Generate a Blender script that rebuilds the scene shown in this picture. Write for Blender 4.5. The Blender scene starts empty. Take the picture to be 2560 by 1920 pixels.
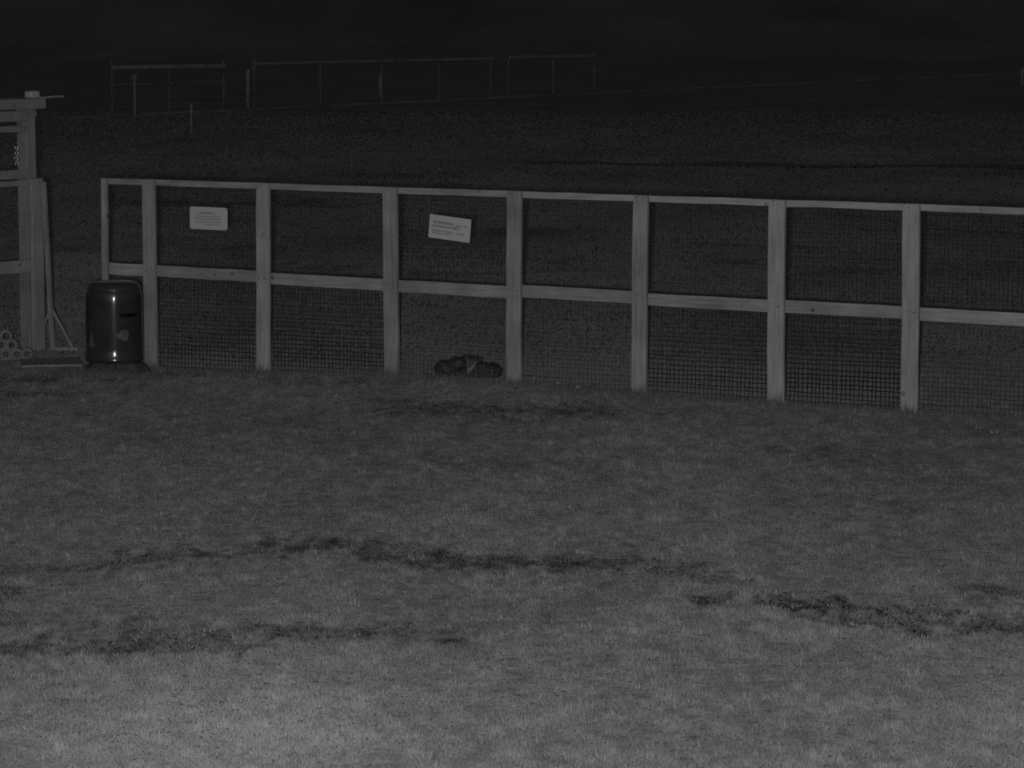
import bpy, bmesh, math, random
import numpy as np
from mathutils import Vector, Matrix

# ------------------------------------------------------------------ camera, sky, light
S = bpy.context.scene
C = S.collection
cam_d = bpy.data.cameras.new('camera')
cam_d.sensor_width = 36.0
cam_d.lens = 36.0 * 8000.0 / 2560.0
cam_d.clip_start = 0.1
cam_d.clip_end = 2000.0
cam = bpy.data.objects.new('camera', cam_d)
C.objects.link(cam)
cam.location = (0.0, 0.0, 2.3)
cam.rotation_euler = (math.radians(90.0 - 6.355), 0.0, 0.0)
S.camera = cam

world = bpy.data.worlds.new('World')
S.world = world
world.use_nodes = True
wn = world.node_tree
wn.nodes.clear()
sky = wn.nodes.new('ShaderNodeTexSky')
sky.sky_type = 'NISHITA'
sky.sun_disc = False
sky.sun_elevation = math.radians(3.0)
sky.sun_rotation = math.radians(180.0)
sky.dust_density = 3.0
bw = wn.nodes.new('ShaderNodeRGBToBW')          # the sensor is monochrome at night
bg = wn.nodes.new('ShaderNodeBackground')
bg.inputs['Strength'].default_value = 0.033
wo = wn.nodes.new('ShaderNodeOutputWorld')
wn.links.new(sky.outputs[0], bw.inputs[0])
wn.links.new(bw.outputs[0], bg.inputs['Color'])
wn.links.new(bg.outputs[0], wo.inputs['Surface'])

# the infrared illuminator of the night camera that took the picture, mounted beside its lens
ld = bpy.data.lights.new('infrared_illuminator', 'SPOT')
ld.energy = 2750.0
ld.color = (1.0, 1.0, 1.0)
ld.spot_size = math.radians(44.0)
ld.spot_blend = 1.0
ld.shadow_soft_size = 0.035
lamp = bpy.data.objects.new('infrared_illuminator', ld)
C.objects.link(lamp)
lamp.location = (-0.08, -0.02, 2.255)
lamp.rotation_euler = (math.radians(90.0 - 6.2), 0.0, math.radians(-0.6))

vs = S.view_settings
vs.view_transform = 'Standard'
vs.look = 'None'
vs.exposure = 0.0
vs.gamma = 1.0
vs.use_curve_mapping = False
S.cycles.use_denoising = False
S.cycles.filter_width = 1.8            # soft optics of a small night camera
S.cycles.max_bounces = 2
S.cycles.diffuse_bounces = 0
S.cycles.glossy_bounces = 2
S.cycles.sample_clamp_indirect = 2.0

rng = np.random.default_rng(7)
random.seed(7)
PI = math.pi


# ------------------------------------------------------------------ materials (grey: near infrared)
def new_mat(name):
    m = bpy.data.materials.new(name)
    m.use_nodes = True
    nt = m.node_tree
    b = nt.nodes['Principled BSDF']
    return m, nt, b


def grey_ramp(nt, stops):
    r = nt.nodes.new('ShaderNodeValToRGB')
    e = r.color_ramp.elements
    while len(e) < len(stops):
        e.new(0.5)
    for el, (p, v) in zip(e, stops):
        el.position = p
        el.color = (v, v, v, 1)
    return r


def noise_mat(name, lo, hi, scale=(6, 6, 6), rough=0.8, spec=0.2, bump=0.0, detail=6.0, knots=None, metal=0.0, stain=0.0):
    m, nt, b = new_mat(name)
    tc = nt.nodes.new('ShaderNodeTexCoord')
    mp = nt.nodes.new('ShaderNodeMapping')
    mp.inputs['Scale'].default_value = scale
    no = nt.nodes.new('ShaderNodeTexNoise')
    no.inputs['Scale'].default_value = 1.0
    no.inputs['Detail'].default_value = detail
    no.inputs['Roughness'].default_value = 0.65
    r = grey_ramp(nt, [(0.3, lo), (0.7, hi)])
    nt.links.new(tc.outputs['Object'], mp.inputs['Vector'])
    nt.links.new(mp.outputs[0], no.inputs['Vector'])
    nt.links.new(no.outputs['Fac'], r.inputs['Fac'])
    col = r.outputs['Color']
    if knots:
        vo = nt.nodes.new('ShaderNodeTexVoronoi')
        vo.inputs['Scale'].default_value = knots
        nt.links.new(tc.outputs['Object'], vo.inputs['Vector'])
        kr = grey_ramp(nt, [(0.05, 0.35), (0.13, 1.0)])
        nt.links.new(vo.outputs['Distance'], kr.inputs['Fac'])
        mx = nt.nodes.new('ShaderNodeMix')
        mx.data_type = 'RGBA'
        mx.blend_type = 'MULTIPLY'
        mx.inputs[0].default_value = 1.0
        nt.links.new(col, mx.inputs[6])
        nt.links.new(kr.outputs['Color'], mx.inputs[7])
        col = mx.outputs[2]
    if stain:
        n2 = nt.nodes.new('ShaderNodeTexNoise')
        n2.inputs['Scale'].default_value = 3.2
        n2.inputs['Detail'].default_value = 5.0
        nt.links.new(tc.outputs['Object'], n2.inputs['Vector'])
        oi = nt.nodes.new('ShaderNodeObjectInfo')
        ad = nt.nodes.new('ShaderNodeMath')
        ad.operation = 'MULTIPLY_ADD'
        ad.inputs[1].default_value = 0.22
        nt.links.new(oi.outputs['Random'], ad.inputs[0])
        nt.links.new(n2.outputs['Fac'], ad.inputs[2])
        sr = grey_ramp(nt, [(0.32, 1.0 - stain), (0.82, 1.0 + 0.25 * stain)])
        nt.links.new(ad.outputs[0], sr.inputs['Fac'])
        ms = nt.nodes.new('ShaderNodeMix')
        ms.data_type = 'RGBA'
        ms.blend_type = 'MULTIPLY'
        ms.inputs[0].default_value = 1.0
        nt.links.new(col, ms.inputs[6])
        nt.links.new(sr.outputs['Color'], ms.inputs[7])
        col = ms.outputs[2]
    nt.links.new(col, b.inputs['Base Color'])
    b.inputs['Roughness'].default_value = rough
    b.inputs['Specular IOR Level'].default_value = spec
    b.inputs['Metallic'].default_value = metal
    if bump:
        bp = nt.nodes.new('ShaderNodeBump')
        bp.inputs['Strength'].default_value = bump
        bp.inputs['Distance'].default_value = 0.004
        nt.links.new(no.outputs['Fac'], bp.inputs['Height'])
        nt.links.new(bp.outputs[0], b.inputs['Normal'])
    return m


M = {}
M['post_wood'] = noise_mat('weathered_board_upright', 0.33, 0.53, (60, 60, 4), bump=0.7, knots=5.0, stain=0.38)
M['rail_wood'] = noise_mat('weathered_board_level', 0.32, 0.52, (4, 60, 60), bump=0.7, knots=7.0, stain=0.38)
M['dim_wood'] = noise_mat('old_grey_timber', 0.27, 0.40, (14, 14, 14), bump=0.5, knots=6.0)
M['dark_wire'] = noise_mat('dark_netting', 0.02, 0.045, (30, 30, 30), rough=0.7)
M['screw'] = noise_mat('dark_screw', 0.05, 0.10, (50, 50, 50), rough=0.5)
M['sign'] = noise_mat('sign_plate', 0.60, 0.70, (9, 9, 9), rough=0.55, spec=0.25)
M['print'] = noise_mat('sign_print', 0.30, 0.40, (120, 120, 120), rough=0.7)
M['drum'] = noise_mat('black_plastic', 0.040, 0.062, (7, 7, 7), rough=0.15, spec=0.5, bump=0.2, detail=3.0)
M['drum_dark'] = noise_mat('recess_shade', 0.006, 0.01, (9, 9, 9), rough=0.6)  # near-black stands in for the shade inside the handle slot
M['sticker_reflection'] = noise_mat('worn_sticker', 0.09, 0.20, (22, 22, 22), rough=0.6)  # also colours the pale reflection painted on the drum's left side
M['bag'] = noise_mat('black_sheeting', 0.035, 0.12, (14, 14, 14), rough=0.75, spec=0.15, bump=0.4)
M['pale_fold'] = noise_mat('pale_fabric', 0.24, 0.40, (40, 40, 12), rough=0.9)
M['pale_cap'] = noise_mat('pale_cap', 0.40, 0.62, (20, 20, 20), rough=0.5, spec=0.4)
M['stone'] = noise_mat('pale_stone', 0.35, 0.6, (40, 40, 40))
M['edging'] = noise_mat('pale_edging', 0.18, 0.32, (30, 30, 30))
M['chain'] = noise_mat('bright_steel', 0.75, 0.9, (60, 60, 60), rough=0.25, metal=1.0)
M['far_paint'] = noise_mat('pale_paint', 0.24, 0.58, (2, 2, 2))
M['far_dull'] = noise_mat('dull_paint', 0.14, 0.36, (3, 3, 3))
M['hill'] = noise_mat('wooded_hill', 0.12, 0.26, (0.06, 0.06, 0.12), detail=10)
M['kerb'] = noise_mat('worn_kerb', 0.16, 0.42, (0.25, 0.25, 0.25), detail=8)
M['soil'] = noise_mat('bare_earth', 0.05, 0.16, (40, 40, 40), bump=1.0)
M['track'] = noise_mat('dark_track', 0.08, 0.24, (0.5, 2.0, 1.0), detail=8)
M['plank'] = noise_mat('threshold_board', 0.26, 0.40, (6, 30, 10), bump=0.4)


def ground_mat():
    m, nt, b = new_mat('field_ground')
    at = nt.nodes.new('ShaderNodeAttribute')
    at.attribute_name = 'bare_soil'
    tc = nt.nodes.new('ShaderNodeTexCoord')
    outs = []
    for sc, dt in ((0.35, 8.0), (14.0, 8.0)):
        no = nt.nodes.new('ShaderNodeTexNoise')
        no.inputs['Scale'].default_value = sc
        no.inputs['Detail'].default_value = dt
        nt.links.new(tc.outputs['Object'], no.inputs['Vector'])
        outs.append(no)
    av = nt.nodes.new('ShaderNodeMath')
    av.operation = 'ADD'
    nt.links.new(outs[0].outputs['Fac'], av.inputs[0])
    nt.links.new(outs[1].outputs['Fac'], av.inputs[1])
    hv = nt.nodes.new('ShaderNodeMath')
    hv.operation = 'MULTIPLY'
    hv.inputs[1].default_value = 0.5
    nt.links.new(av.outputs[0], hv.inputs[0])
    r = grey_ramp(nt, [(0.32, 0.14), (0.66, 0.32)])
    nt.links.new(hv.outputs[0], r.inputs['Fac'])
    soil = grey_ramp(nt, [(0.35, 0.06), (0.65, 0.15)])
    nt.links.new(outs[1].outputs['Fac'], soil.inputs['Fac'])
    mx = nt.nodes.new('ShaderNodeMix')
    mx.data_type = 'RGBA'
    nt.links.new(at.outputs['Fac'], mx.inputs[0])
    a2 = nt.nodes.new('ShaderNodeAttribute')
    a2.attribute_name = 'thatch'
    r2 = grey_ramp(nt, [(0.3, 0.40), (0.7, 0.60)])
    nt.links.new(outs[1].outputs['Fac'], r2.inputs['Fac'])
    m2 = nt.nodes.new('ShaderNodeMix')
    m2.data_type = 'RGBA'
    nt.links.new(a2.outputs['Fac'], m2.inputs[0])
    nt.links.new(r.outputs['Color'], m2.inputs[6])
    nt.links.new(r2.outputs['Color'], m2.inputs[7])
    nt.links.new(m2.outputs[2], mx.inputs[6])
    nt.links.new(soil.outputs['Color'], mx.inputs[7])
    nt.links.new(mx.outputs[2], b.inputs['Base Color'])
    b.inputs['Roughness'].default_value = 0.95
    b.inputs['Specular IOR Level'].default_value = 0.05
    bp = nt.nodes.new('ShaderNodeBump')
    bp.inputs['Strength'].default_value = 0.8
    bp.inputs['Distance'].default_value = 0.03
    nt.links.new(outs[1].outputs['Fac'], bp.inputs['Height'])
    nt.links.new(bp.outputs[0], b.inputs['Normal'])
    return m


def grass_mat():
    m, nt, b = new_mat('grass_blade')
    at = nt.nodes.new('ShaderNodeAttribute')
    at.attribute_name = 'tone'
    r = grey_ramp(nt, [(0.0, 0.02), (1.0, 0.50)])
    nt.links.new(at.outputs['Fac'], r.inputs['Fac'])
    nt.links.new(r.outputs['Color'], b.inputs['Base Color'])
    b.inputs['Roughness'].default_value = 0.7
    b.inputs['Specular IOR Level'].default_value = 0.15
    return m


M['ground'] = ground_mat()
M['grass'] = grass_mat()


# ------------------------------------------------------------------ helpers
def tag(o, label=None, cat=None, group=None, kind=None):
    if label:
        o['label'] = label
    if cat:
        o['category'] = cat
    if group:
        o['group'] = group
    if kind:
        o['kind'] = kind
    return o


def empty(name, loc=(0, 0, 0), rz=0.0):
    o = bpy.data.objects.new(name, None)
    C.objects.link(o)
    o.location = loc
    o.rotation_euler = (0, 0, rz)
    o.empty_display_size = 0.1
    return o


def link(name, bm, mat, parent=None, smooth=False):
    me = bpy.data.meshes.new(name)
    bm.to_mesh(me)
    bm.free()
    me.materials.append(M[mat])
    if smooth:
        for p in me.polygons:
            p.use_smooth = True
    o = bpy.data.objects.new(name, me)
    C.objects.link(o)
    o.parent = parent
    return o


def add_box(bm, x0, x1, y0, y1, z0, z1, mat=None, wob=0.0):
    vs_ = []
    for z in (z0, z1):
        for x, y in ((x0, y0), (x1, y0), (x1, y1), (x0, y1)):
            v = Vector((x + random.uniform(-wob, wob), y + random.uniform(-wob, wob) * 0.4, z + random.uniform(-wob, wob)))
            if mat is not None:
                v = mat @ v
            vs_.append(bm.verts.new(v))
    for f in ((3, 2, 1, 0), (4, 5, 6, 7), (0, 1, 5, 4), (1, 2, 6, 5), (2, 3, 7, 6), (3, 0, 4, 7)):
        bm.faces.new([vs_[i] for i in f])


def bevel(bm, w=0.003, seg=1):
    bmesh.ops.bevel(bm, geom=list(bm.edges), offset=w, segments=seg, affect='EDGES', profile=0.5)


def board(name, parent, mat, x0, x1, y0, y1, z0, z1, wob=0.004, bw_=0.003):
    bm = bmesh.new()
    add_box(bm, x0, x1, y0, y1, z0, z1, wob=wob)
    bevel(bm, bw_)
    return link(name, bm, mat, parent)


def add_tube(bm, pts, r, n=6, cap=True):
    rings = []
    for i, p in enumerate(pts):
        p = Vector(p)
        a = Vector(pts[max(i - 1, 0)])
        b = Vector(pts[min(i + 1, len(pts) - 1)])
        t = (b - a).normalized()
        u = t.orthogonal().normalized()
        w = t.cross(u)
        rr = r[i] if isinstance(r, (list, tuple)) else r
        rings.append([bm.verts.new(p + (u * math.cos(2 * PI * k / n) + w * math.sin(2 * PI * k / n)) * rr) for k in range(n)])
    for a, b in zip(rings, rings[1:]):
        for k in range(n):
            bm.faces.new((a[k], a[(k + 1) % n], b[(k + 1) % n], b[k]))
    if cap:
        bm.faces.new(rings[0][::-1])
        bm.faces.new(rings[-1])


def add_lathe(bm, prof, n=48, cx=0.0, cy=0.0, top=True, bottom=True):
    rings = []
    for r, z in prof:
        rings.append([bm.verts.new((cx + r * math.cos(2 * PI * k / n), cy + r * math.sin(2 * PI * k / n), z)) for k in range(n)])
    for a, b in zip(rings, rings[1:]):
        for k in range(n):
            bm.faces.new((a[k], a[(k + 1) % n], b[(k + 1) % n], b[k]))
    if bottom:
        bm.faces.new(rings[0][::-1])
    if top:
        bm.faces.new(rings[-1])


def add_torus(bm, c, R, r, axis_mat, n=20, m=8):
    vs_ = []
    for i in range(n):
        a = 2 * PI * i / n
        row = []
        for j in range(m):
            b = 2 * PI * j / m
            v = Vector(((R + r * math.cos(b)) * math.cos(a), r * math.sin(b), (R + r * math.cos(b)) * math.sin(a)))
            row.append(bm.verts.new(axis_mat @ v + Vector(c)))
        vs_.append(row)
    for i in range(n):
        for j in range(m):
            bm.faces.new((vs_[i][j], vs_[(i + 1) % n][j], vs_[(i + 1) % n][(j + 1) % m], vs_[i][(j + 1) % m]))


def vnoise(x, y, seed=0):
    xi = np.floor(x).astype(np.int64)
    yi = np.floor(y).astype(np.int64)
    fx = x - xi
    fy = y - yi
    fx = fx * fx * (3 - 2 * fx)
    fy = fy * fy * (3 - 2 * fy)

    def hsh(a, b):
        h = (a * 374761393 + b * 668265263 + seed * 1442695041) & 0x7fffffff
        h = ((h ^ (h >> 13)) * 1274126177) & 0x7fffffff
        return ((h ^ (h >> 16)) & 0xffff) / 65535.0
    return (hsh(xi, yi) * (1 - fx) + hsh(xi + 1, yi) * fx) * (1 - fy) + (hsh(xi, yi + 1) * (1 - fx) + hsh(xi + 1, yi + 1) * fx) * fy


def fbm(x, y, seed=0):
    return (vnoise(x, y, seed) + 0.5 * vnoise(x * 2.1, y * 2.1, seed + 1) + 0.25 * vnoise(x * 4.3, y * 4.3, seed + 2)) / 1.75


# worn, bare strips in the lawn: (x0, y0, x1, y1, radius, strength), metres
WORN = [
    (-0.75, 19.30, 0.55, 19.02, 0.34, 0.68), (-0.2, 19.2, 0.35, 19.05, 0.26, 0.85),
    (-2.25, 13.40, -1.70, 13.62, 0.16, 0.6), (-1.72, 13.62, -1.35, 13.86, 0.21, 0.85),
    (-1.30, 13.80, -0.95, 14.05, 0.14, 0.45),
    (-1.02, 14.12, -0.66, 14.10, 0.20, 1.0), (-0.66, 14.02, -0.42, 13.72, 0.17, 0.8),
    (-0.30, 13.80, 0.10, 13.70, 0.17, 1.0), (0.0, 13.62, 0.3, 13.66, 0.20, 0.95),
    (0.3, 13.72, 0.72, 13.50, 0.18, 0.75), (0.70, 13.45, 0.95, 13.22, 0.16, 0.5),
    (0.80, 12.76, 1.07, 12.66, 0.17, 1.1), (1.07, 12.66, 1.36, 12.56, 0.18, 1.2),
    (1.30, 12.50, 1.62, 12.30, 0.24, 1.05), (1.62, 12.28, 2.05, 12.10, 0.19, 1.05),
    (1.85, 13.02, 1.96, 13.00, 0.10, 0.9), (1.70, 12.75, 1.9, 12.66, 0.11, 0.6),
    (-1.66, 11.76, -1.20, 11.86, 0.24, 0.9), (-1.45, 12.1, -1.05, 12.05, 0.20, 0.65), (-1.15, 11.84, -0.80, 11.92, 0.19, 0.7),
    (-0.98, 12.16, -0.76, 12.10, 0.11, 0.9), (-0.74, 12.0, -0.36, 11.90, 0.19, 0.85),
    (-2.15, 12.95, -2.02, 12.3, 0.14, 0.7),
    (-3.7, 20.75, -2.75, 21.15, 0.34, 0.8), (-3.6, 19.9, -2.95, 20.1, 0.26, 0.7), (-2.7, 21.3, -2.0, 21.25, 0.20, 0.7),
    (-1.6, 20.9, -0.9, 20.5, 0.16, 0.4), (1.4, 17.3, 2.0, 17.1, 0.3, 0.22), (-0.3, 16.9, 0.3, 16.7, 0.3, 0.25),
]


def bare_soil(x, y):
    out = np.zeros_like(x)
    br = fbm(x * 9.0, y * 4.0, 3) * 0.9 + fbm(x * 26.0, y * 10.0, 9) * 0.7
    for x0, y0, x1, y1, r, s in WORN:
        r = r * 1.4
        sel = (np.abs(x - (x0 + x1) / 2) < abs(x1 - x0) / 2 + r * 2) & (np.abs(y - (y0 + y1) / 2) < abs(y1 - y0) / 2 + r * 2)
        if not sel.any():
            continue
        px, py = x[sel], y[sel]
        dx, dy = x1 - x0, y1 - y0
        t = np.clip(((px - x0) * dx + (py - y0) * dy) / (dx * dx + dy * dy), 0, 1)
        d = np.hypot((px - x0 - t * dx) * 1.3, py - y0 - t * dy) / r
        mk = np.clip((1.25 - d - (br[sel] - 0.66) * 1.9) / 0.8, 0, 1) * s * 0.82
        out[sel] = np.maximum(out[sel], mk)
    return out


FA = Vector((-2.453, 21.634, 0.0))          # foot of the first full fence post
FANG = math.radians(-28.463)
POSTS = [(-0.380, -0.337), (-0.039, 0.059), (0.870, 0.970), (1.852, 1.956), (2.761, 2.865), (3.654, 3.754), (4.575, 4.683),
         (5.446, 5.552), (6.36, 6.465), (7.26, 7.365), (8.16, 8.265)]
FD = Vector((math.cos(FANG), math.sin(FANG), 0.0))


def gz(x, y):
    z = (fbm(x * 0.5, y * 0.5, 21) - 0.5) * 0.05 + (fbm(x * 2.2, y * 2.2, 31) - 0.5) * 0.025
    s = (x - FA.x) * FD.x + (y - FA.y) * FD.y
    d = (x - FA.x) * -FD.y + (y - FA.y) * FD.x
    z = z + 0.035 * np.exp(-((s - 2.2) / 1.3) ** 2 - (d / 0.6) ** 2)
    fade = np.clip((70.0 - y) / 30.0, 0, 1)
    return z * fade


def gz1(x, y):
    return float(gz(np.array([x]), np.array([y]))[0])


# ------------------------------------------------------------------ the ground
def spread(a, b, step, lo, hi, n):
    core = np.arange(a, b + 1e-6, step)
    left = a - np.geomspace(step * 2, a - lo, n)[::-1]
    right = b + np.geomspace(step * 2, hi - b, n)
    return np.concatenate([left, core, right])


gx = spread(-4.4, 3.6, 0.045, -320.0, 320.0, 34)
gy = spread(8.6, 22.6, 0.05, -8.0, 420.0, 46)
X, Y = np.meshgrid(gx, gy)
Xf, Yf = X.ravel(), Y.ravel()
soil = bare_soil(Xf, Yf)
Zf = gz(Xf, Yf) - 0.006 * soil
nx, ny = len(gx), len(gy)
idx = np.arange(nx * ny).reshape(ny, nx)
quads = np.stack([idx[:-1, :-1], idx[:-1, 1:], idx[1:, 1:], idx[1:, :-1]], -1).reshape(-1, 4)


def mesh_arrays(name, verts, faces, mat, attr=None, smooth=False):
    k = faces.shape[1]
    me = bpy.data.meshes.new(name)
    me.vertices.add(len(verts))
    me.vertices.foreach_set('co', verts.astype(np.float32).ravel())
    me.loops.add(faces.size)
    me.loops.foreach_set('vertex_index', faces.astype(np.int32).ravel())
    me.polygons.add(len(faces))
    me.polygons.foreach_set('loop_start', np.arange(0, faces.size, k, dtype=np.int32))
    me.polygons.foreach_set('loop_total', np.full(len(faces), k, dtype=np.int32))
    if smooth:
        me.polygons.foreach_set('use_smooth', np.ones(len(faces), dtype=bool))
    me.update(calc_edges=True)
    me.materials.append(M[mat])
    if attr:
        a = me.attributes.new(attr[0], 'FLOAT', 'POINT')
        a.data.foreach_set('value', attr[1].astype(np.float32))
    o = bpy.data.objects.new(name, me)
    C.objects.link(o)
    return o


ground = mesh_arrays('ground', np.stack([Xf, Yf, Zf], -1), quads, 'ground', ('bare_soil', soil), True)
th_a = ground.data.attributes.new('thatch', 'FLOAT', 'POINT')       # pale dry thatch under the mown lawn
th_a.data.foreach_set('value', ((0.6 * np.clip((22.6 - Yf) / 0.6, 0, 1) + 0.4 * np.clip((44.0 - Yf) / 20.0, 0, 1)) * (1 - soil)).astype(np.float32))
tag(ground, kind='structure')

# rising wooded ground beyond the field
hx = np.linspace(-330, 330, 140)
hy = np.linspace(205, 330, 30)
HX, HY = np.meshgrid(hx, hy)
t_ = np.clip((HY - 210) / 90, 0, 1)
HZ = -0.4 + t_ * t_ * (3 - 2 * t_) * (20 + 8 * fbm(HX / 60, HY / 60, 5)) + t_ * 3.0 * fbm(HX / 7, HY / 7, 6)
hi_ = np.arange(HX.size).reshape(HX.shape)
hq = np.stack([hi_[:-1, :-1], hi_[:-1, 1:], hi_[1:, 1:], hi_[1:, :-1]], -1).reshape(-1, 4)
tag(mesh_arrays('hill', np.stack([HX.ravel(), HY.ravel(), HZ.ravel()], -1), hq, 'hill', None, True), kind='structure')

# dark track crossing the field behind the fence
tx = np.linspace(0.2, 30, 120)
w0 = 53.6 - 0.2 * (tx - 0.8) + (fbm(tx * 0.9, tx * 0, 41) - 0.5) * 1.2
w1 = w0 + 1.0 + (fbm(tx * 1.1, tx * 0 + 5, 44) - 0.5) * 1.3
tv = np.concatenate([np.stack([tx, w0, gz(tx, w0) + 0.03], -1), np.stack([tx, w1, gz(tx, w1) + 0.03], -1)])
n_ = len(tx)
tq = np.stack([np.arange(n_ - 1), np.arange(1, n_), np.arange(1, n_) + n_, np.arange(n_ - 1) + n_], -1)
tag(mesh_arrays('track', tv, tq, 'track'), kind='structure')

# pale verge along the far rails
vx = np.linspace(-30, 30, 90)
vy = 97.8 + (vx + 3.41) * 2.2
sel = (vy > 45) & (vy < 190)
vx, vy = vx[sel], vy[sel]
n_ = len(vx)
vv = np.concatenate([np.stack([vx, vy, vx * 0 + 0.0], -1), np.stack([vx, vy, vx * 0 + 0.05 + 0.05 * fbm(vx * 0.8, vx * 0, 8)], -1), np.stack([vx - 0.12, vy + 0.1, vx * 0 + 0.06], -1)])
vq = np.concatenate([np.stack([np.arange(n_ - 1), np.arange(1, n_), np.arange(1, n_) + n_, np.arange(n_ - 1) + n_], -1) + k * n_ for k in (0, 1)])
verge = mesh_arrays('kerb', vv, vq, 'kerb')
tag(verge, kind='structure')


# ------------------------------------------------------------------ grass
def scatter(n, y0, y1, half, margin, pw=1.0):
    yy = y0 + (y1 - y0) * rng.random(n) ** pw
    xx = (rng.random(n) * 2 - 1) * (yy * half + margin)
    return xx, yy


def grass(name, xx, yy, hgt, wid, tone, tri=False, bend=0.8):
    n = len(xx)
    ang = rng.normal(0.0, 0.42, n)
    lean = rng.random(n) * bend
    la = rng.random(n) * 2 * PI
    z0 = gz(xx, yy) - 0.005
    base = np.stack([xx, yy, z0], -1)
    side = np.stack([np.cos(ang), np.sin(ang), np.zeros(n)], -1) * (wid * 0.5)[:, None]
    ld_ = np.stack([np.cos(la), np.sin(la), np.zeros(n)], -1)
    up = np.array([0, 0, 1.0])
    tip = base + up * (hgt * (1 - 0.35 * lean))[:, None] + ld_ * (hgt * lean)[:, None]
    if tri:
        v = np.stack([base - side, base + side, tip], 1).reshape(-1, 3)
        f = np.arange(3 * n).reshape(n, 3)
        return mesh_arrays(name, v, f, 'grass', ('tone', np.repeat(tone, 3)))
    mid = base + up * (hgt * 0.6)[:, None] + ld_ * (hgt * lean * 0.35)[:, None]
    v = np.stack([base - side, base + side, mid + side * 0.8, mid - side * 0.8, tip], 1).reshape(-1, 3)
    i = np.arange(n)[:, None] * 5
    f = np.concatenate([i + [0, 1, 2], i + [0, 2, 3], i + [3, 2, 4]])
    return mesh_arrays(name, v, f, 'grass', ('tone', np.repeat(tone, 5)))


n = 640000
gx_, gy_ = scatter(n, 9.0, 22.2, 0.165, 0.7, 1.3)
bs = bare_soil(gx_, gy_)
keep = rng.random(n) > bs * 0.74
gx_, gy_, bs = gx_[keep], gy_[keep], bs[keep]
n = len(gx_)
pat = fbm(gx_ * 1.1, gy_ * 0.55, 51)
pat2 = fbm(gx_ * 7, gy_ * 3.5, 61)
pat3 = fbm(gx_ * 22, gy_ * 11, 67)
lamp_pool = np.exp(-((gx_ + 0.98) / 0.62) ** 2 - ((gy_ - 10.2) / 0.9) ** 2)        # lamp's pool of light at lower left, painted into the blade tone
tuft = np.clip((pat3 - 0.60) * 6, 0, 1) * np.clip((pat2 - 0.45) * 5, 0, 1)
hg = (0.007 + 0.020 * rng.random(n)) * (0.6 + 0.8 * pat2) * (1 - 0.5 * bs) * (1 + 0.9 * tuft)
tn = 0.46 + 0.22 * (pat - 0.5) + 0.18 * (pat2 - 0.5) + 0.42 * (pat3 - 0.5) + (rng.random(n) - 0.5) * 0.30 - 0.26 * bs + 0.27 * lamp_pool + 0.13 * np.exp(-((gx_ - 1.95) / 0.5) ** 2 - ((gy_ - 10.6) / 0.8) ** 2)  # last term paints the lamp's glow at lower right into the tone
wd = 0.003 + 0.002 * rng.random(n)
stalk = rng.random(n) < 0.0036 + 0.007 * tuft
hg = np.where(stalk, 0.020 + 0.035 * rng.random(n) ** 1.5, hg)
wd = np.where(stalk, 0.0028, wd)
tn = np.where(stalk, 0.75 + 0.25 * rng.random(n), tn)
# a dense low sward of short broad tufts under the blades
m_ = 600000
fx_, fy_ = scatter(m_, 9.0, 22.2, 0.165, 0.7, 1.3)
fb_ = bare_soil(fx_, fy_)
keep = rng.random(m_) > fb_ * 0.80
fx_, fy_, fb_ = fx_[keep], fy_[keep], fb_[keep]
m_ = len(fx_)
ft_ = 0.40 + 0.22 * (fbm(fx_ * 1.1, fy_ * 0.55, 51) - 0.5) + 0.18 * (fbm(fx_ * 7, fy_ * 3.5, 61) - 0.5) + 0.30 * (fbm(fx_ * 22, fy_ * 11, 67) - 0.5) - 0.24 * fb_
ft_ += 0.26 * np.exp(-((fx_ + 0.98) / 0.62) ** 2 - ((fy_ - 10.2) / 0.9) ** 2) + 0.13 * np.exp(-((fx_ - 1.95) / 0.5) ** 2 - ((fy_ - 10.6) / 0.8) ** 2) + (rng.random(m_) - 0.5) * 0.10  # both pools of lamp light painted into the sward tone as well
# longer unmown grass at the foot of the fence, the drum, the bundle and the gateway
u_ = 16000
us_ = rng.random(u_) * 8.6 - 0.5
uo_ = rng.normal(-0.03, 0.05, u_)
ux_ = FA.x + FD.x * us_ - FD.y * uo_
uy_ = FA.y + FD.y * us_ + FD.x * uo_
spots = [(-2.675, 21.13, .25, .06, 1800), (-0.285, 20.58, .22, .03, 220), (-3.25, 22.0, .2, .12, 900), (-3.5, 22.75, .12, .06, 500), (-2.95, 21.3, .08, .08, 300)]
sx_ = np.concatenate([rng.normal(a, c, k) for a, b, c, d, k in spots])
sy_ = np.concatenate([rng.normal(b, d, k) for a, b, c, d, k in spots])
ux_, uy_ = np.concatenate([ux_, sx_]), np.concatenate([uy_, sy_])
pf_ = np.concatenate([np.stack([(a + b) / 2 + rng.normal(0, 0.06, 170), rng.normal(-0.045, 0.022, 170)], -1) for a, b in POSTS])
ux_ = np.concatenate([ux_, FA.x + FD.x * pf_[:, 0] - FD.y * pf_[:, 1]])
uy_ = np.concatenate([uy_, FA.y + FD.y * pf_[:, 0] + FD.x * pf_[:, 1]])
npf_ = len(pf_)
u_ = len(ux_)
uh_ = (0.012 + 0.042 * rng.random(u_) ** 2) * (0.4 + 1.1 * fbm(ux_ * 5, uy_ * 5, 88))
uh_[-npf_:] = 0.02 + 0.085 * rng.random(npf_) ** 1.6
ut_ = 0.36 + 0.3 * (rng.random(u_) - 0.5)
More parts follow.
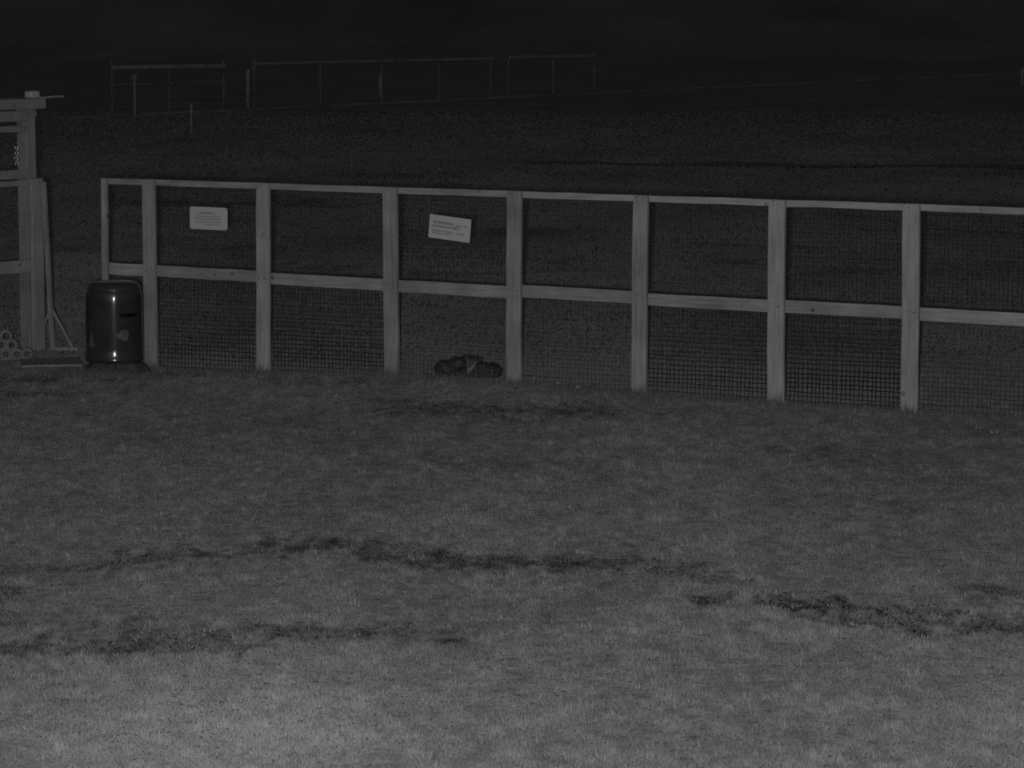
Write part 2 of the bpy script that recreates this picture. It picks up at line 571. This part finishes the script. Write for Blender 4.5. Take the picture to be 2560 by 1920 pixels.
# broad-leaved weeds scattered in the lawn
q_ = 900
wx_, wy_ = scatter(q_, 9.2, 21.0, 0.165, 0.5, 1.2)
wx_ = np.repeat(wx_, 9) + rng.normal(0, 0.016, q_ * 9)
wy_ = np.repeat(wy_, 9) + rng.normal(0, 0.016, q_ * 9)
wt_ = np.repeat(0.28 + 0.42 * rng.random(q_), 9) + (rng.random(q_ * 9) - 0.5) * 0.2
wh_ = np.repeat(0.012 + 0.02 * rng.random(q_), 9) * (0.6 + 0.8 * rng.random(q_ * 9))
gx_, gy_ = np.concatenate([gx_, fx_, ux_, wx_]), np.concatenate([gy_, fy_, uy_, wy_])
hg = np.concatenate([hg, 0.007 + 0.006 * rng.random(m_), uh_, wh_])
wd = np.concatenate([wd, 0.013 + 0.008 * rng.random(m_), np.full(u_, 0.005), np.full(q_ * 9, 0.009)])
ln = np.concatenate([np.full(n, 0.6), np.full(m_, 0.35), np.full(u_, 0.7), np.full(q_ * 9, 1.2)])
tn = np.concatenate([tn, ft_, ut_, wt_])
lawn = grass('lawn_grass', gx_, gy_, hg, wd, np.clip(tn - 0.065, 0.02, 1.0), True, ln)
tag(lawn, 'short patchy mown grass covering the lawn in front of the fence', 'grass', kind='stuff')

n = 460000
gx_, gy_ = scatter(n, 19.5, 90.0, 0.17, 1.8, 1.9)
beyond = ((gx_ - FA.x) * -FD.y + (gy_ - FA.y) * FD.x) > 0.25
keep = beyond & (rng.random(n) > np.clip((gy_ - 40) / 50, 0, 1) ** 0.7)
gx_, gy_ = gx_[keep], gy_[keep]
n = len(gx_)
pat = fbm(gx_ * 0.5, gy_ * 0.2, 71)
pat2 = fbm(gx_ * 2.5, gy_ * 0.9, 73)
sc_ = gy_ / 24.0
thin = rng.random(n) < 0.10
tn = 0.40 + 0.22 * (pat - 0.5) + 0.16 * (pat2 - 0.5) + (rng.random(n) - 0.5) * np.where(thin, 0.35, 0.08)
fh_ = np.where(thin, 0.035 + 0.03 * rng.random(n), 0.016 + 0.012 * rng.random(n)) * sc_ ** 0.6
fw_ = np.where(thin, 0.006, 0.030) * sc_
field = grass('field_grass', gx_, gy_, fh_, fw_, np.clip(tn, 0.03, 1.0), True, 0.4)
tag(field, 'dark rough grass of the field seen behind the fence', 'grass', kind='stuff')

# ------------------------------------------------------------------ the main fence (local x runs along it, -y faces the camera)
fence = empty('wire_fence', FA, FANG)
tag(fence, 'long pale board fence with dark wire netting crossing the lawn', 'fence')

def topz(s):
    return 1.281 - 0.0042 * s


def midz(s):
    return 0.697 - 0.0095 * s


def fgz(s, off=0.0):
    p = FA + FD * s + Vector((-FD.y, FD.x, 0)) * off
    return gz1(p.x, p.y)


for i, (a, b) in enumerate(POSTS):
    s = (a + b) / 2
    bm = bmesh.new()
    th = 0.022
    zt = topz(s) - 0.001 + random.uniform(-0.003, 0.002)
    zb = fgz(s) - 0.12
    seg = 6
    lean_ = random.uniform(-0.004, 0.004)
    rows = []
    for k in range(seg + 1):
        z = zb + (zt - zb) * k / seg
        j = random.uniform(-0.0025, 0.0025) + lean_ * (k / seg - 0.5) * 2
        rows.append([bm.verts.new((a + j + random.uniform(-.0012, .0012), -th, z)), bm.verts.new((b + j + random.uniform(-.0012, .0012), -th, z)),
                     bm.verts.new((b + j, 0, z)), bm.verts.new((a + j, 0, z))])
    for r0, r1 in zip(rows, rows[1:]):
        for k in range(4):
            bm.faces.new((r0[k], r0[(k + 1) % 4], r1[(k + 1) % 4], r1[k]))
    bm.faces.new(rows[0][::-1])
    bm.faces.new(rows[-1])
    link('post', bm, 'post_wood', fence)


def rail(name, s0, s1, zf, h0, y0, y1):
    bm = bmesh.new()
    seg = max(3, int((s1 - s0) / 0.2))
    rows = []
    for k in range(seg + 1):
        s = s0 + (s1 - s0) * k / seg
        z = zf(s) + random.uniform(-0.002, 0.002)
        hh = h0 + random.uniform(-0.002, 0.002)
        rows.append([bm.verts.new((s, y0, z - hh)), bm.verts.new((s, y0, z)), bm.verts.new((s, y1, z)), bm.verts.new((s, y1, z - hh))])
    for r0, r1 in zip(rows, rows[1:]):
        for k in range(4):
            bm.faces.new((r0[k], r1[k], r1[(k + 1) % 4], r0[(k + 1) % 4]))
    bm.faces.new(rows[0])
    bm.faces.new(rows[-1][::-1])
    bmesh.ops.recalc_face_normals(bm, faces=bm.faces)
    return link(name, bm, 'rail_wood', fence)


# top rail in butted lengths, middle rail bay by bay
for s0, s1 in ((-0.376, 2.812), (2.815, 5.92), (5.923, 8.26)):
    rail('top_rail', s0, s1, topz, 0.040, 0.003, 0.030)
cent = [(a + b) / 2 for a, b in POSTS]
for i in range(len(cent) - 1):
    dz = random.uniform(-0.006, 0.006)
    rail('middle_rail', cent[i] + 0.0015, cent[i + 1] - 0.0015, lambda s, d=dz: midz(s) + d, 0.079 + random.uniform(-0.004, 0.004), 0.003, 0.027)


def netting(s0, s1, z0, z1, dia, cell, y=0.036):
    bm = bmesh.new()
    nseg = 5

    def wire(p, q):
        pts = []
        for k in range(nseg + 1):
            t = k / nseg
            pts.append((p[0] + (q[0] - p[0]) * t + random.uniform(-1, 1) * 0.0034, y + random.uniform(-0.001, 0.001),
                        p[1] + (q[1] - p[1]) * t + random.uniform(-1, 1) * 0.0034))
        add_tube(bm, pts, dia / 2, 3, False)
    x = s0 + cell * 0.4
    while x < s1:
        wire((x, z0), (x + random.uniform(-.004, .004), z1))
        x += cell * random.uniform(0.9, 1.1)
    z = z0 + cell * 0.3
    while z < z1:
        wire((s0, z), (s1, z + random.uniform(-.004, .004)))
        z += cell * random.uniform(0.9, 1.1)
    o = link('netting', bm, 'dark_wire', fence)
    o['kind'] = 'stuff'
    return o


LOW = {0: .0014, 1: .0034, 2: .0036, 3: .0012, 4: .0014, 5: .0036, 6: .0044, 7: .0018, 8: .002, 9: .002}
UPP = {0: .0012, 1: .0022, 2: .0016, 3: .0020, 4: .0012, 5: .0014, 6: .0026, 7: .0026, 8: .002, 9: .002}
for i in range(len(cent) - 1):
    a, b = POSTS[i][1] - 0.02, POSTS[i + 1][0] + 0.02
    netting(a, b, fgz(cent[i]) - 0.01, midz(a) - 0.06, LOW[i], 0.0285)
    netting(a, b, midz(a) - 0.03, topz(a) - 0.02, UPP[i], 0.0285)

# screw heads on the boards
for i, (a, b) in enumerate(POSTS[1:-1]):
    for zz, k in ((midz(a) - 0.03, 2), (topz(a) - 0.02, 1)):
        for q in range(k):
            bm = bmesh.new()
            cx, cz = a + (b - a) * (0.3 + 0.4 * q) + random.uniform(-.01, .01), zz + random.uniform(-.014, .014)
            bmesh.ops.create_cone(bm, cap_ends=True, segments=8, radius1=0.0045, radius2=0.0035, depth=0.003,
                                  matrix=Matrix.Translation((cx, -0.0245, cz)) @ Matrix.Rotation(PI / 2, 4, 'X'))
            link('screw', bm, 'screw', fence)


def fpt(s, off, z):
    return FA + FD * s + Vector((-FD.y, FD.x, 0)) * off + Vector((0, 0, z))


# ------------------------------------------------------------------ the two notices on the netting
def notice(label, s, z, w, h, tilt, rad, lines):
    t = empty('notice_sign', fpt(s, 0.0215, z), FANG)
    t.rotation_euler = (0, tilt, FANG)
    bm = bmesh.new()
    pts = []
    for cx, cz, a0 in ((w / 2 - rad, h / 2 - rad, 0), (-w / 2 + rad, h / 2 - rad, PI / 2), (-w / 2 + rad, -h / 2 + rad, PI), (w / 2 - rad, -h / 2 + rad, 1.5 * PI)):
        for k in range(5):
            a = a0 + PI / 2 * k / 4
            pts.append((cx + rad * math.cos(a), cz + rad * math.sin(a)))
    f = [bm.verts.new((x, -0.003 - 0.004 * math.sin((x / w + .5) * PI), q)) for x, q in pts]
    b = [bm.verts.new((x, -0.004 * math.sin((x / w + .5) * PI), q)) for x, q in pts]
    bm.faces.new(f[::-1])
    bm.faces.new(b)
    for k in range(len(pts)):
        bm.faces.new((f[k], f[(k + 1) % len(pts)], b[(k + 1) % len(pts)], b[k]))
    bmesh.ops.recalc_face_normals(bm, faces=bm.faces)
    plate = link('plate', bm, 'sign', t)
    bm = bmesh.new()
    r = random.Random(int(s * 100))
    for (z0, hh, x0, x1) in lines:
        x = x0 * w
        while x < x1 * w:
            ww = r.uniform(0.010, 0.030)
            e = min(x + ww, x1 * w)
            if e - x > 0.004:
                yy = -0.0085
                add_box(bm, x, e, yy, yy + 0.001, z0 * h, z0 * h + hh * h)
            x = e + r.uniform(0.004, 0.007)
    link('printed_text', bm, 'print', t)
    for sx in (-1, 1):
        bm = bmesh.new()
        add_tube(bm, [(sx * (w / 2 - 0.012), -0.006, h / 2 - 0.012), (sx * (w / 2 - 0.012), 0.02, h / 2 - 0.010)], 0.0016, 5)
        link('cable_tie', bm, 'screw', t)
    tag(t, label, 'sign')
    return t


notice('small rounded pale notice hanging level on the netting near the dark drum', 0.4675, 1.030, 0.300, 0.150, math.radians(0.5), 0.016,
       [(0.20, 0.07, -0.22, 0.16), (0.06, 0.05, -0.33, 0.33), (-0.06, 0.05, -0.36, 0.36), (-0.19, 0.05, -0.36, 0.34), (-0.30, 0.04, -0.1, 0.3)])
notice('tilted pale notice with lines of print hanging askew above the dark bundle', 2.3245, 1.018, 0.305, 0.150, math.radians(5.2), 0.004,
       [(0.14, 0.12, -0.40, 0.10), (0.10, 0.07, 0.14, 0.28), (-0.02, 0.10, -0.42, 0.24), (-0.20, 0.07, -0.42, 0.10), (-0.30, 0.06, -0.40, 0.06), (-0.22, 0.06, 0.16, 0.36), (0.12, 0.06, 0.33, 0.42)])

# ------------------------------------------------------------------ the dark drum by the gateway
bm = bmesh.new()
nr, na = 9, 44
rows = []
for i in range(nr):
    t = i / (nr - 1)
    row = []
    for k in range(na):
        a = 2 * PI * k / na
        r_ = (0.15 + 0.085 * t) * (1 + 0.10 * math.sin(3 * a + 1) * t + 0.07 * math.sin(7 * a) * t + random.uniform(-.02, .02) * t)
        z_ = 0.0722 * (1 - t ** 2.2) - 0.03 * t + (random.uniform(-.006, .006) if 2 < i else 0)
        row.append(bm.verts.new((r_ * math.cos(a), r_ * math.sin(a) * 0.85, z_)))
    rows.append(row)
for r0, r1 in zip(rows, rows[1:]):
    for k in range(na):
        bm.faces.new((r0[k], r0[(k + 1) % na], r1[(k + 1) % na], r1[k]))
bm.faces.new(rows[0])
bmesh.ops.recalc_face_normals(bm, faces=bm.faces)
mound = link('soil_mound', bm, 'soil', None, True)
mound.location = (-2.675, 21.43, 0.0)
tag(mound, 'low mound of dark bare soil under the black drum', 'mound')
drum = empty('drum_bin', (-2.675, 21.43, 0.072), 0.0)
tag(drum, 'glossy black plastic drum with rounded shoulders standing at the fence end', 'bin')
R = 0.190
bm = bmesh.new()
add_lathe(bm, [(R - 0.006, 0.0), (R + 0.004, 0.004), (R + 0.008, 0.012), (R + 0.008, 0.020), (R + 0.006, 0.032), (R + 0.003, 0.042), (R + 0.003, 0.10),
               (R + 0.002, 0.22), (R, 0.34), (R - 0.0005, 0.40), (R - 0.002, 0.430), (R - 0.0045, 0.455), (R - 0.0075, 0.470), (R - 0.009, 0.4755)], 64)
body = link('body', bm, 'drum', drum, True)
bm = bmesh.new()
prof = [(R - 0.011, 0.4760), (R - 0.0095, 0.4775)]
for k in range(0, 11):
    a = PI / 2 * k / 10
    prof.append((R - 0.070 + 0.0595 * math.cos(a) ** 0.9, 0.480 + 0.058 * math.sin(a) ** 0.9))
prof += [(R - 0.11, 0.541), (R - 0.15, 0.543), (0.005, 0.544)]
add_lathe(bm, prof, 64)
link('lid', bm, 'drum', drum, True)


def drum_patch(name, mat, a0, a1, z0, z1, off, shape, parent):
    bm = bmesh.new()
    na, nz = 26, 22
    grid = {}
    for i in range(na + 1):
        for j in range(nz + 1):
            u, v = i / na, j / nz
            if not shape(u, v):
                continue
            a = a0 + (a1 - a0) * u - PI / 2
            z = z0 + (z1 - z0) * v
            grid[i, j] = bm.verts.new(((R + off + 0.004) * math.cos(a), (R + off + 0.004) * math.sin(a), z))
    for i in range(na):
        for j in range(nz):
            q = [grid.get(k) for k in ((i, j), (i + 1, j), (i + 1, j + 1), (i, j + 1))]
            if all(q):
                bm.faces.new(q)
    # turn the rim in so the patch has thickness
    rim = bmesh.ops.extrude_edge_only(bm, edges=[e for e in bm.edges if e.is_boundary])
    for v in [g for g in rim['geom'] if isinstance(g, bmesh.types.BMVert)]:
        k = (R + 0.0015) / math.hypot(v.co.x, v.co.y)
        v.co.x *= k
        v.co.y *= k
    return link(name, bm, mat, parent)


face = math.radians(-7)
drum_patch('slot_shade', 'drum_dark', face + 0.38, face + 1.15, 0.305, 0.335, 0.0015, lambda u, v: ((u - .5) * 2) ** 2 + ((v - .5) * 2) ** 2 < 1.02, drum)  # raised patch, no hollow: the slot's shade is in its colour
drum_patch('worn_sticker', 'sticker_reflection', face + 0.31, face + 0.78, 0.145, 0.230, 0.002, lambda u, v: ((u - .58) / .42) ** 2 + ((v - .5) / .5) ** 2 < 0.9 + .12 * math.sin(9 * u + 7 * v) or (u < .5 and abs(v - .46) < .22 + .1 * u), drum)
drum_patch('painted_reflection', 'sticker_reflection', face - 0.80, face - 0.50, 0.105, 0.205, 0.002, lambda u, v: abs(u - .5 - .15 * (v - .5)) < .48 * (1 - v) + .06, drum)  # pale reflection on the drum wall, painted as a patch

# ------------------------------------------------------------------ dark bundle against the fence foot
bx_, by_ = -0.285, 20.72
bun = empty('slumped_bundle', (bx_, by_, gz1(bx_, by_) - 0.006), math.radians(-14))
tag(bun, 'low dark slumped bundle with a pale V-shaped fold lying on the grass', 'bundle')


def lump(cx, cy, cz, rx, ry, rz, seed):
    bm = bmesh.new()
    bmesh.ops.create_icosphere(bm, subdivisions=4, radius=1.0)
    rr = random.Random(seed)
    ph = [rr.uniform(0, 6.28) for _ in range(9)]
    for v in bm.verts:
        p = v.co.copy()
        d = 1 + 0.10 * math.sin(p.x * 3.1 + ph[0]) * math.cos(p.z * 3.7 + ph[1]) + 0.08 * math.sin(p.y * 5 + p.x * 4 + ph[2]) + 0.05 * math.sin(p.z * 9 + p.x * 7 + ph[3])
        p = p * d
        # squarer than a ball
        p = Vector([math.copysign(abs(c) ** 0.8, c) for c in p])
        v.co = (cx + p.x * rx, cy + p.y * ry, max(0.0, cz + p.z * rz))
    return bm


parts = [(-0.150, 0.00, 0.055, 0.075, 0.085, 0.055, 1), (-0.085, 0.045, 0.090, 0.060, 0.06, 0.042, 2), (-0.045, 0.03, 0.075, 0.055, 0.07, 0.045, 12),
         (-0.015, -0.050, 0.030, 0.085, 0.065, 0.034, 3), (0.085, 0.00, 0.055, 0.055, 0.075, 0.055, 4), (0.150, 0.025, 0.045, 0.070, 0.075, 0.050, 5),
         (0.000, 0.075, 0.110, 0.075, 0.045, 0.030, 6)]
allbm = bmesh.new()
for p in parts:
    b_ = lump(*p)
    me = bpy.data.meshes.new('tmp')
    b_.to_mesh(me)
    b_.free()
    allbm.from_mesh(me)
    bpy.data.meshes.remove(me)
sh = link('dark_sheeting', allbm, 'bag', bun, True)
rm = sh.modifiers.new('merge', 'REMESH')
rm.mode = 'VOXEL'
rm.voxel_size = 0.008
rm.use_smooth_shade = True
sm_ = sh.modifiers.new('soften', 'SMOOTH')
sm_.iterations = 2
tx_ = bpy.data.textures.new('crumple', 'CLOUDS')
tx_.noise_scale = 0.035
tx_.noise_depth = 3
dp_ = sh.modifiers.new('crumple', 'DISPLACE')
dp_.texture = tx_
dp_.texture_coords = 'LOCAL'
dp_.strength = 0.036
dp_.mid_level = 0.55
bm = bmesh.new()
for k, (x0, x1) in enumerate(((-0.010, 0.028), (0.030, 0.074))):
    ring = [bm.verts.new(q) for q in ((x0, -0.02 - .01 * k, 0.128 - .01 * k), (x1, -0.02 - .012 * k, 0.122 - .004 * k), (x1 - 0.006 - 0.014 * k, -0.10, 0.066), (0.030, -0.128, 0.040 + 0.006 * k), (0.014 + .008 * k, -0.10, 0.070))]
    bm.faces.new(ring)
bmesh.ops.solidify(bm, geom=list(bm.faces), thickness=0.006)
link('pale_fold', bm, 'pale_fold', bun)

# ------------------------------------------------------------------ two pale stones by the fence
for (x, y, r, lab) in ((0.42, 20.20, 0.017, 'small flat pale stone in the grass right of the dark bundle'), (0.295, 20.37, 0.011, 'tiny pale pebble just left of the flat pale stone')):
    bm = bmesh.new()
    bmesh.ops.create_icosphere(bm, subdivisions=2, radius=1.0)
    for v in bm.verts:
        v.co = (v.co.x * r * 1.25 * random.uniform(.94, 1.06), v.co.y * r, v.co.z * r * 0.75 * random.uniform(.94, 1.06))
    o = link('stone', bm, 'stone', None, True)
    o.location = (x, y, gz1(x, y) + r * 1.3)
    tag(o, lab, 'stone')
    o.location.z = gz1(x, y) + r * 0.5

# ------------------------------------------------------------------ side fence and shelter at the left edge (local +x runs back, away from the camera)
SA = Vector((-3.43, 22.94, 0))
SANG = math.radians(55)
g0 = gz1(SA.x, SA.y)
side = empty('side_fence', SA, SANG)
tag(side, 'short run of pale board fence with netting left of the gateway', 'fence')
board('post', side, 'post_wood', -0.075, 0.045, -0.055, -0.032, g0 - 0.1, 1.228)
board('post', side, 'post_wood', 0.020, 0.045, -0.0315, 0.060, g0 - 0.1, 1.222)
board('top_rail', side, 'rail_wood', -1.6, -0.076, -0.050, -0.028, 1.178, 1.222)
board('middle_rail', side, 'rail_wood', -1.6, -0.076, -0.050, -0.028, 0.565, 0.652)
board('panel_board', side, 'dim_wood', -1.6, -0.02, 0.010, 0.028, 1.226, 1.292)
board('post', side, 'post_wood', -1.55, -1.45, -0.075, -0.052, g0 - 0.1, 1.225)
bm = bmesh.new()
for k in range(50):
    x = -1.62 + k * 0.0285
    add_tube(bm, [(x, -0.02, g0), (x, -0.02, 1.2)], 0.0006, 3, False)
for k in range(42):
    z = g0 + k * 0.0285
    add_tube(bm, [(-1.62, -0.02, z), (-0.21, -0.02, z)], 0.0006, 3, False)
nt_ = link('netting', bm, 'dark_wire', side)
nt_['kind'] = 'stuff'

SB = Vector((-3.50, 23.12, 0))
shel = empty('timber_shelter', SB, SANG)
tag(shel, 'taller timber frame shelter corner with overhanging roof boards behind the side fence', 'shelter')
board('post', shel, 'post_wood', -0.052, 0.048, -0.045, 0.045, -0.1, 1.735)
board('roof_board', shel, 'dim_wood', -1.9, 0.068, -0.135, -0.075, 1.722, 1.792, 0.006)
board('roof_board', shel, 'dim_wood', -1.9, 0.10, -0.06, 0.20, 1.770, 1.792, 0.004)
board('bracket', shel, 'dim_wood', -0.02, 0.032, -0.074, -0.047, 1.660, 1.720, 0.003)
board('beam', shel, 'dim_wood', -1.8, -0.0525, -0.070, -0.030, 1.636, 1.706, 0.004)
board('beam', shel, 'dim_wood', -1.8, -0.0525, -0.062, -0.030, 1.560, 1.602, 0.004)
board('post', shel, 'post_wood', -1.75, -1.66, -0.029, 0.06, -0.1, 1.72)
bm = bmesh.new()
add_box(bm, -0.075, 0.020, -0.130, -0.050, 1.793, 1.850)
bevel(bm, 0.018, 3)
link('cap_block', bm, 'pale_cap', shel, True)
bm = bmesh.new()
add_tube(bm, [(0.0, -0.09, 1.800), (0.05, -0.15, 1.801), (0.09, -0.20, 1.808), (0.12, -0.256, 1.809)], 0.006, 6)
link('batten_end', bm, 'dim_wood', shel)

# bright chain hanging at the shelter post
ch = empty('chain', SB + Vector((-0.062, -0.085, 1.44)), 0)
for k in range(7):
    bm = bmesh.new()
    add_torus(bm, (0.004 * math.sin(k * 1.3), 0, -0.019 * k), 0.0105, 0.0032, Matrix.Rotation((k % 2) * PI / 2 + .4, 3, 'Z'), 14, 6)
    link('chain_link', bm, 'chain', ch, True)
tag(ch, 'short bright metal chain hanging on the shelter post', 'chain')

# ------------------------------------------------------------------ ornamental edging below the side fence
edg = empty('lattice_edging', (-3.62, 22.30, gz1(-3.62, 22.3)), math.radians(8))
tag(edg, 'low pale ornamental edging of open rings at the foot of the side fence', 'edging')
rr0 = random.Random(4)
for row, z, xs in ((0, 0.042, [-0.30, -0.225, -0.15, -0.075, 0.0, 0.075, 0.15, 0.22]), (0, 0.106, [-0.26, -0.185, -0.11, -0.035, 0.04, 0.115]), (1, 0.168, [-0.224, -0.074, 0.076])):
    for x in xs:
        bm = bmesh.new()
        big = 0.032 if row == 0 else 0.036
        add_torus(bm, (x, rr0.uniform(-.004, .004), z), big, 0.0150, Matrix.Rotation(rr0.uniform(-.15, .15), 3, 'Z'), 18, 6)
        link('ring', bm, 'edging', edg, True)
for x in (-0.224, -0.074, 0.076):
    for s_ in (-1, 1):
        bm = bmesh.new()
        add_tube(bm, [(x + s_ * 0.012, 0, 0.208), (x + s_ * 0.018, 0, 0.236)], [0.009, 0.004], 6)
        link('finial', bm, 'edging', edg, True)
board('base_bar', edg, 'edging', -0.38, 0.26, -0.016, 0.016, -0.02, 0.014)

# ------------------------------------------------------------------ leaning stake with a triangular foot brace
stk = empty('braced_stake', (-3.315, 22.95, gz1(-3.315, 22.95)), 0)
tag(stk, 'thin leaning stake with a triangular foot brace beside the gateway', 'stake')


def bar(name, p, q, w, d, mat, parent):
    bm = bmesh.new()
    p, q = Vector(p), Vector(q)
    t = (q - p)
    L = t.length
    rot = t.to_track_quat('Z', 'Y').to_matrix().to_4x4()
    add_box(bm, -w / 2, w / 2, -d / 2, d / 2, 0, L, Matrix.Translation(p) @ rot)
    bevel(bm, 0.002)
    return link(name, bm, mat, parent)


bar('stake', (0.008, 0.0, -0.05), (-0.048, 0.03, 1.212), 0.032, 0.028, 'post_wood', stk)
bar('brace', (0.155, -0.004, 0.012), (0.0, 0.02, 0.30), 0.016, 0.018, 'dim_wood', stk)
bar('short_brace', (-0.062, 0.03, 0.17), (-0.008, 0.03, 0.31), 0.022, 0.016, 'dim_wood', stk)
bar('foot_bar', (-0.01, -0.03, 0.012), (0.19, -0.03, 0.014), 0.022, 0.026, 'dim_wood', stk)

# threshold board lying in the gateway
th = board('threshold_board', None, 'plank', -0.24, 0.17, -0.22, 0.22, -0.03, 0.016, 0.006, 0.004)
th.location = (-3.16, 22.05, gz1(-3.16, 22.05) - 0.002)
th.rotation_euler = (0, 0, math.radians(10))
tag(th, 'flat grey board lying on the ground in the gateway beside the drum', 'board')


# ------------------------------------------------------------------ faint rails and poles far across the field
def far_rails(label, p0, p1, rails, posts, group='far paddock rails'):
    p0, p1 = Vector((p0[0], p0[1], 0)), Vector((p1[0], p1[1], 0))
    d = p1 - p0
    t = empty('rail_barrier', p0, math.atan2(d.y, d.x))
    L = d.length
    for z, hgt, m in rails:
        board('rail', t, m, 0.0, L, -0.03, 0.03, z - hgt, z, 0.01, 0.004)
    for q, zt in posts:
        bm = bmesh.new()
        add_tube(bm, [(q * L, 0.055, -0.3), (q * L, 0.055, zt)], 0.02 if q not in (0.0, 0.995) else 0.028, 8)
        link('post', bm, 'far_dull' if q in (0.0, 0.995) else 'kerb', t)
    tag(t, label, 'barrier', group)
    return t


far_rails('two-rail pale barrier far across the field, leftmost, behind the round-headed pole', (-10.563, 85.2), (-7.955, 89.3),
          [(1.30, 0.10, 'far_paint'), (0.82, 0.07, 'far_dull')], [(0.0, 1.42), (0.5, 1.24), (0.995, 1.42)])
far_rails('long faint barrier far across the field, middle one of three', (-7.225, 90.6), (-0.62, 105.3),
          [(1.33, 0.08, 'far_paint')], [(0.0, 1.45), (0.25, 1.22), (0.5, 1.22), (0.75, 1.22), (0.995, 1.3)])
far_rails('short faint barrier far across the field, rightmost and farthest of three', (-0.067, 106.8), (3.019, 115.4),
          [(1.36, 0.10, 'far_paint')], [(0.0, 1.3), (0.5, 1.25), (0.995, 1.42)])


def pole(label, x, y, hgt, r, head=0.0, cat='pole'):
    t = empty('marker_pole', (x, y, 0), 0)
    bm = bmesh.new()
    add_tube(bm, [(0, 0, -0.3), (0, 0, hgt * 0.5), (0.01, 0, hgt)], [r * 1.1, r, r * 0.9], 8)
    link('shaft', bm, 'far_paint', t, True)
    if head:
        bm = bmesh.new()
        bmesh.ops.create_cone(bm, cap_ends=True, segments=20, radius1=head, radius2=head, depth=0.02,
                              matrix=Matrix.Translation((0, -r - 0.012, hgt - head * 0.3)) @ Matrix.Rotation(PI / 2, 4, 'X'))
        link('round_plate', bm, 'far_dull', t)
    tag(t, label, cat, 'far poles')


pole('thin far pole with a small round plate in front of the leftmost barrier', -9.75, 83.0, 1.05, 0.035, 0.09)
pole('stout bare post in the gap between the left and middle far barriers', -7.343, 89.3, 1.15, 0.05)
pole('short lone stake standing nearest in the far field below the left barrier', -6.977, 69.8, 0.68, 0.025)
pole('thin bare pole standing behind the middle far barrier', -4.466, 108.7, 0.75, 0.04)
pole('lone pale post at the far right edge of the field', 20.2, 127.3, 0.7, 0.06)
